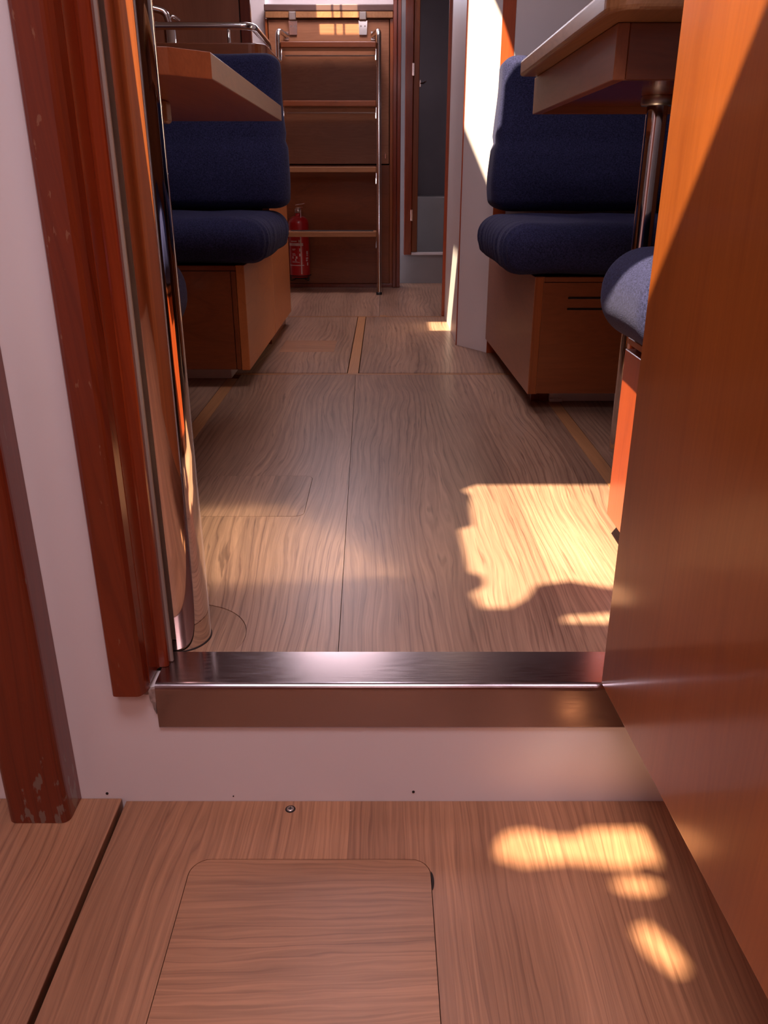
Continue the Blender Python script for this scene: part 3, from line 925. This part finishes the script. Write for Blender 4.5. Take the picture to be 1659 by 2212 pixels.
# ladder
ld = thing('companionway_ladder', (-0.27, 4.42, 0.0), 'companionway ladder with wooden treads between bent chrome rails', 'ladder')
xl, xr = -0.522, -0.026
for x, s in ((xl, -1), (xr, 1)):
    y0, y1 = 4.40, 4.60
    G().tube(arc_path([(x, y0, 0.0), (x, 4.435, 0.32), (x, 4.575, 1.18), (x - 0.0 * s, 4.590, 1.245), (x - 0.03 * s, 4.70, 1.235)], 0.03, 6), 0.0125, 14).make('side_rail', M['rail'], ld)
    G().lathe([(0.0155, 0.0003), (0.0155, 0.012), (0.0128, 0.014)], x, y0, 14).make('foot', M['black'], ld)
    G().box(x - 0.03 * s - 0.011, x - 0.03 * s + 0.011, 4.704, 4.7075, 1.215, 1.255, 0.001).make('wall_bracket', M['rail'], ld)
for i, (zt, yf) in enumerate(((0.3130, 4.445), (0.6235, 4.495), (0.9300, 4.545), (1.1905, 4.555))):
    d = 0.125
    tr = G().box(xl + 0.014, xr - 0.014, yf, yf + d, zt - 0.027, zt, 0.003, 2).make('tread', M['tread'] if i < 2 else M['cherry_x'], ld)
    G().box(xl + 0.03, xr - 0.03, yf + 0.012, yf + d - 0.012, zt, zt + 0.0015, 0).make('grip_pad', M['tread_grip'], tr)
    if i >= 2:
        G().box(xl + 0.02, xr - 0.02, yf + d - 0.006, yf + d + 0.002, zt - 0.050, zt - 0.044, 0.001).make('rear_bar', M['brass'], tr)
    for x, s in ((xl, 1), (xr, -1)):
        G().prism([(yf + 0.03, zt - 0.029), (yf + d - 0.02, zt - 0.029), (yf - 0.0, zt - 0.085), (yf - 0.006, zt - 0.080)], 'X', x + 0.0135 * s, x + 0.0165 * s).make('tread_bracket', M['rail'], ld)

# fire extinguisher
EX, EY = -0.462, 4.635
fx = thing('fire_extinguisher', (EX, EY, 0.035), 'red fire extinguisher with white print hanging behind the left bench', 'extinguisher')
pr = [(0.050, 0.066), (0.0545, 0.072), (0.055, 0.085), (0.055, 0.340)]
for i in range(1, 9):
    a = math.radians(90 * i / 8)
    pr.append((0.055 - 0.038 * (1 - math.cos(a)), 0.340 + 0.042 * math.sin(a)))
pr += [(0.016, 0.390), (0.016, 0.396)]
G().lathe(pr, EX, EY, 40).make('cylinder', M['red'], fx)
G().lathe([(0.014, 0.3962), (0.017, 0.398), (0.017, 0.416), (0.010, 0.420)], EX, EY, 20).make('valve', M['brass'], fx)
G().box(EX - 0.010, EX + 0.030, EY - 0.012, EY + 0.006, 0.4205, 0.427, 0.002).make('lower_handle', M['rail'], fx)
G().box(EX - 0.012, EX + 0.040, EY - 0.012, EY + 0.006, 0.434, 0.4385, 0.002, 1, ((EX - 0.01, EY, 0.434), 'Y', -0.16)).make('lever', M['rail'], fx)
G().tube([(EX + 0.016, EY - 0.014, 0.412), (EX + 0.017, EY - 0.034, 0.374)], 0.002, 8).make('safety_pin', M['print'], fx)


def curved_patch(g, a0, a1, z0, z1, R=0.0554, n=None):
    n = n or max(2, int((a1 - a0) / 8))
    vs, fs = [], []
    for i in range(n + 1):
        a = math.radians(a0 + (a1 - a0) * i / n)
        for (r, z) in ((R, z0), (R, z1), (R - 0.0003, z1), (R - 0.0003, z0)):
            vs.append((EX + r * math.cos(a), EY + r * math.sin(a), z))
    for i in range(n):
        for k in range(4):
            fs.append((4 * i + k, 4 * i + 4 + k, 4 * i + 4 + (k + 1) % 4, 4 * i + (k + 1) % 4))
    g.add(vs, fs)


gl = G()
curved_patch(gl, 205, 298, 0.232, 0.246)        # broad bar
curved_patch(gl, 205, 300, 0.129, 0.133)        # thin line below
curved_patch(gl, 282.0, 287.0, 0.085, 0.285)    # highlight on the enamel, painted as an upright stripe
for (a0, a1, z0, z1) in ((225, 262, 0.252, 0.258), (272, 280, 0.250, 0.262), (232, 254, 0.214, 0.217), (232, 248, 0.209, 0.212), (274, 281, 0.203, 0.219), (274, 281, 0.178, 0.192),
                         (232, 250, 0.190, 0.193), (232, 255, 0.183, 0.186), (231, 239, 0.166, 0.178), (253, 263, 0.166, 0.178), (249, 256, 0.155, 0.165), (230, 275, 0.146, 0.148),
                         (230, 262, 0.151, 0.153), (318, 330, 0.186, 0.204), (318, 330, 0.178, 0.183), (314, 332, 0.163, 0.171), (314, 326, 0.152, 0.160), (320, 330, 0.129, 0.145)):
    curved_patch(gl, a0, a1, z0, z1)
lb_o = gl.make('label_print_glint', M['print'], fx)
lb_o['kind'] = 'stuff'
br = G()
br.tube([(EX + 0.058 * math.cos(a), EY + 0.058 * math.sin(a), 0.075) for a in [math.radians(150 + 240 * i / 24) for i in range(25)]], 0.0025, 8)
for s in (-1, 1):
    br.tube(arc_path([(EX + s * 0.050, EY - 0.028, 0.075), (EX + s * 0.050, EY - 0.028, 0.048), (EX + s * 0.030, EY - 0.010, 0.052), (EX + s * 0.030, 4.7155, 0.060)], 0.006, 4), 0.0025, 8)
br.box(EX - 0.04, EX + 0.04, 4.7125, 4.7158, 0.045, 0.33, 0)
br.make('wall_bracket', M['black'], fx)

# ------------------------------------------------------------------ aft cabin doorway right of the ladder
struct(G().box(0.0465, 0.066, 4.690, 4.76, 0.0004, HS, 0.002).make('trim_5', M['mahogany_v']), 'dark upright strip right of the engine casing')
struct(G().box(0.0668, 0.088, 4.700, 4.76, 0.0004, HS, 0.003).make('trim_6', M['mahogany_v']), 'dark rounded upright beside the aft cabin doorway')
ad = struct(G().prism([(0.060, 0.0004), (0.75, 0.0004), (0.75, HS), (0.42, HS), (0.42, 0.158), (0.113, 0.158), (0.113, HS), (0.060, HS)], 'Y', 4.90, 4.925).make('wall_aft', M['grey_light']), 'grey white aft bulkhead with the raised cabin doorway')
G().box(0.113, 0.158, 4.885, 4.935, 0.160, HS, 0.004, 2).make('door_frame', M['mahogany_v'], ad)
G().box(0.158, 0.190, 4.900, 4.935, 0.175, HS, 0.003, 2).make('door_frame', M['cherry_v'], ad)
G().box(0.1135, 0.42, 4.893, 4.93, 0.1585, 0.1735, 0.002).make('threshold', M['white'], ad)
for z in (1.105, 0.375):
    hgo = G().box(0.150, 0.162, 4.880, 4.8845, z - 0.03, z + 0.03, 0.001).make('hinge', M['rail'], ad)
hk = thing('coat_hook', (0.195, 4.94, 1.045), 'small chrome hook in the dark aft doorway', 'hook')
G().box(0.1905, 0.200, 4.925, 4.94, 1.025, 1.060, 0.002).make('plate', M['rail'], hk)
G().tube(arc_path([(0.198, 4.925, 1.043), (0.215, 4.915, 1.043), (0.225, 4.90, 1.050)], 0.006, 4), 0.004, 8).make('prong', M['rail'], hk)
struct(G().box(0.0, 0.90, 5.45, 5.47, 0.0, HS, 0).make('wall_cabin', M['grey']), 'dark grey back wall of the aft cabin')
tag(G().box(0.05, 0.88, 5.15, 5.445, 0.0005, 0.47, 0.01, 2).make('berth_box', M['grey_light']), 'light grey berth base inside the dark aft cabin', 'berth')
struct(G().box(0.751, 1.59, 4.90, 4.93, 0.0, HS, 0).make('wall_aft', M['grey']))
struct(G().box(0.90, 0.92, 4.93, 5.47, 0, HS, 0).make('wall_side', M['grey']))
struct(G().box(-0.02, 0.0, 4.93, 5.47, 0.0, HS, 0).make('wall_side', M['grey']))
struct(G().box(-1.59, -0.95, 4.76, 4.78, 0.0, HS, 0).make('wall_rear', M['white']))
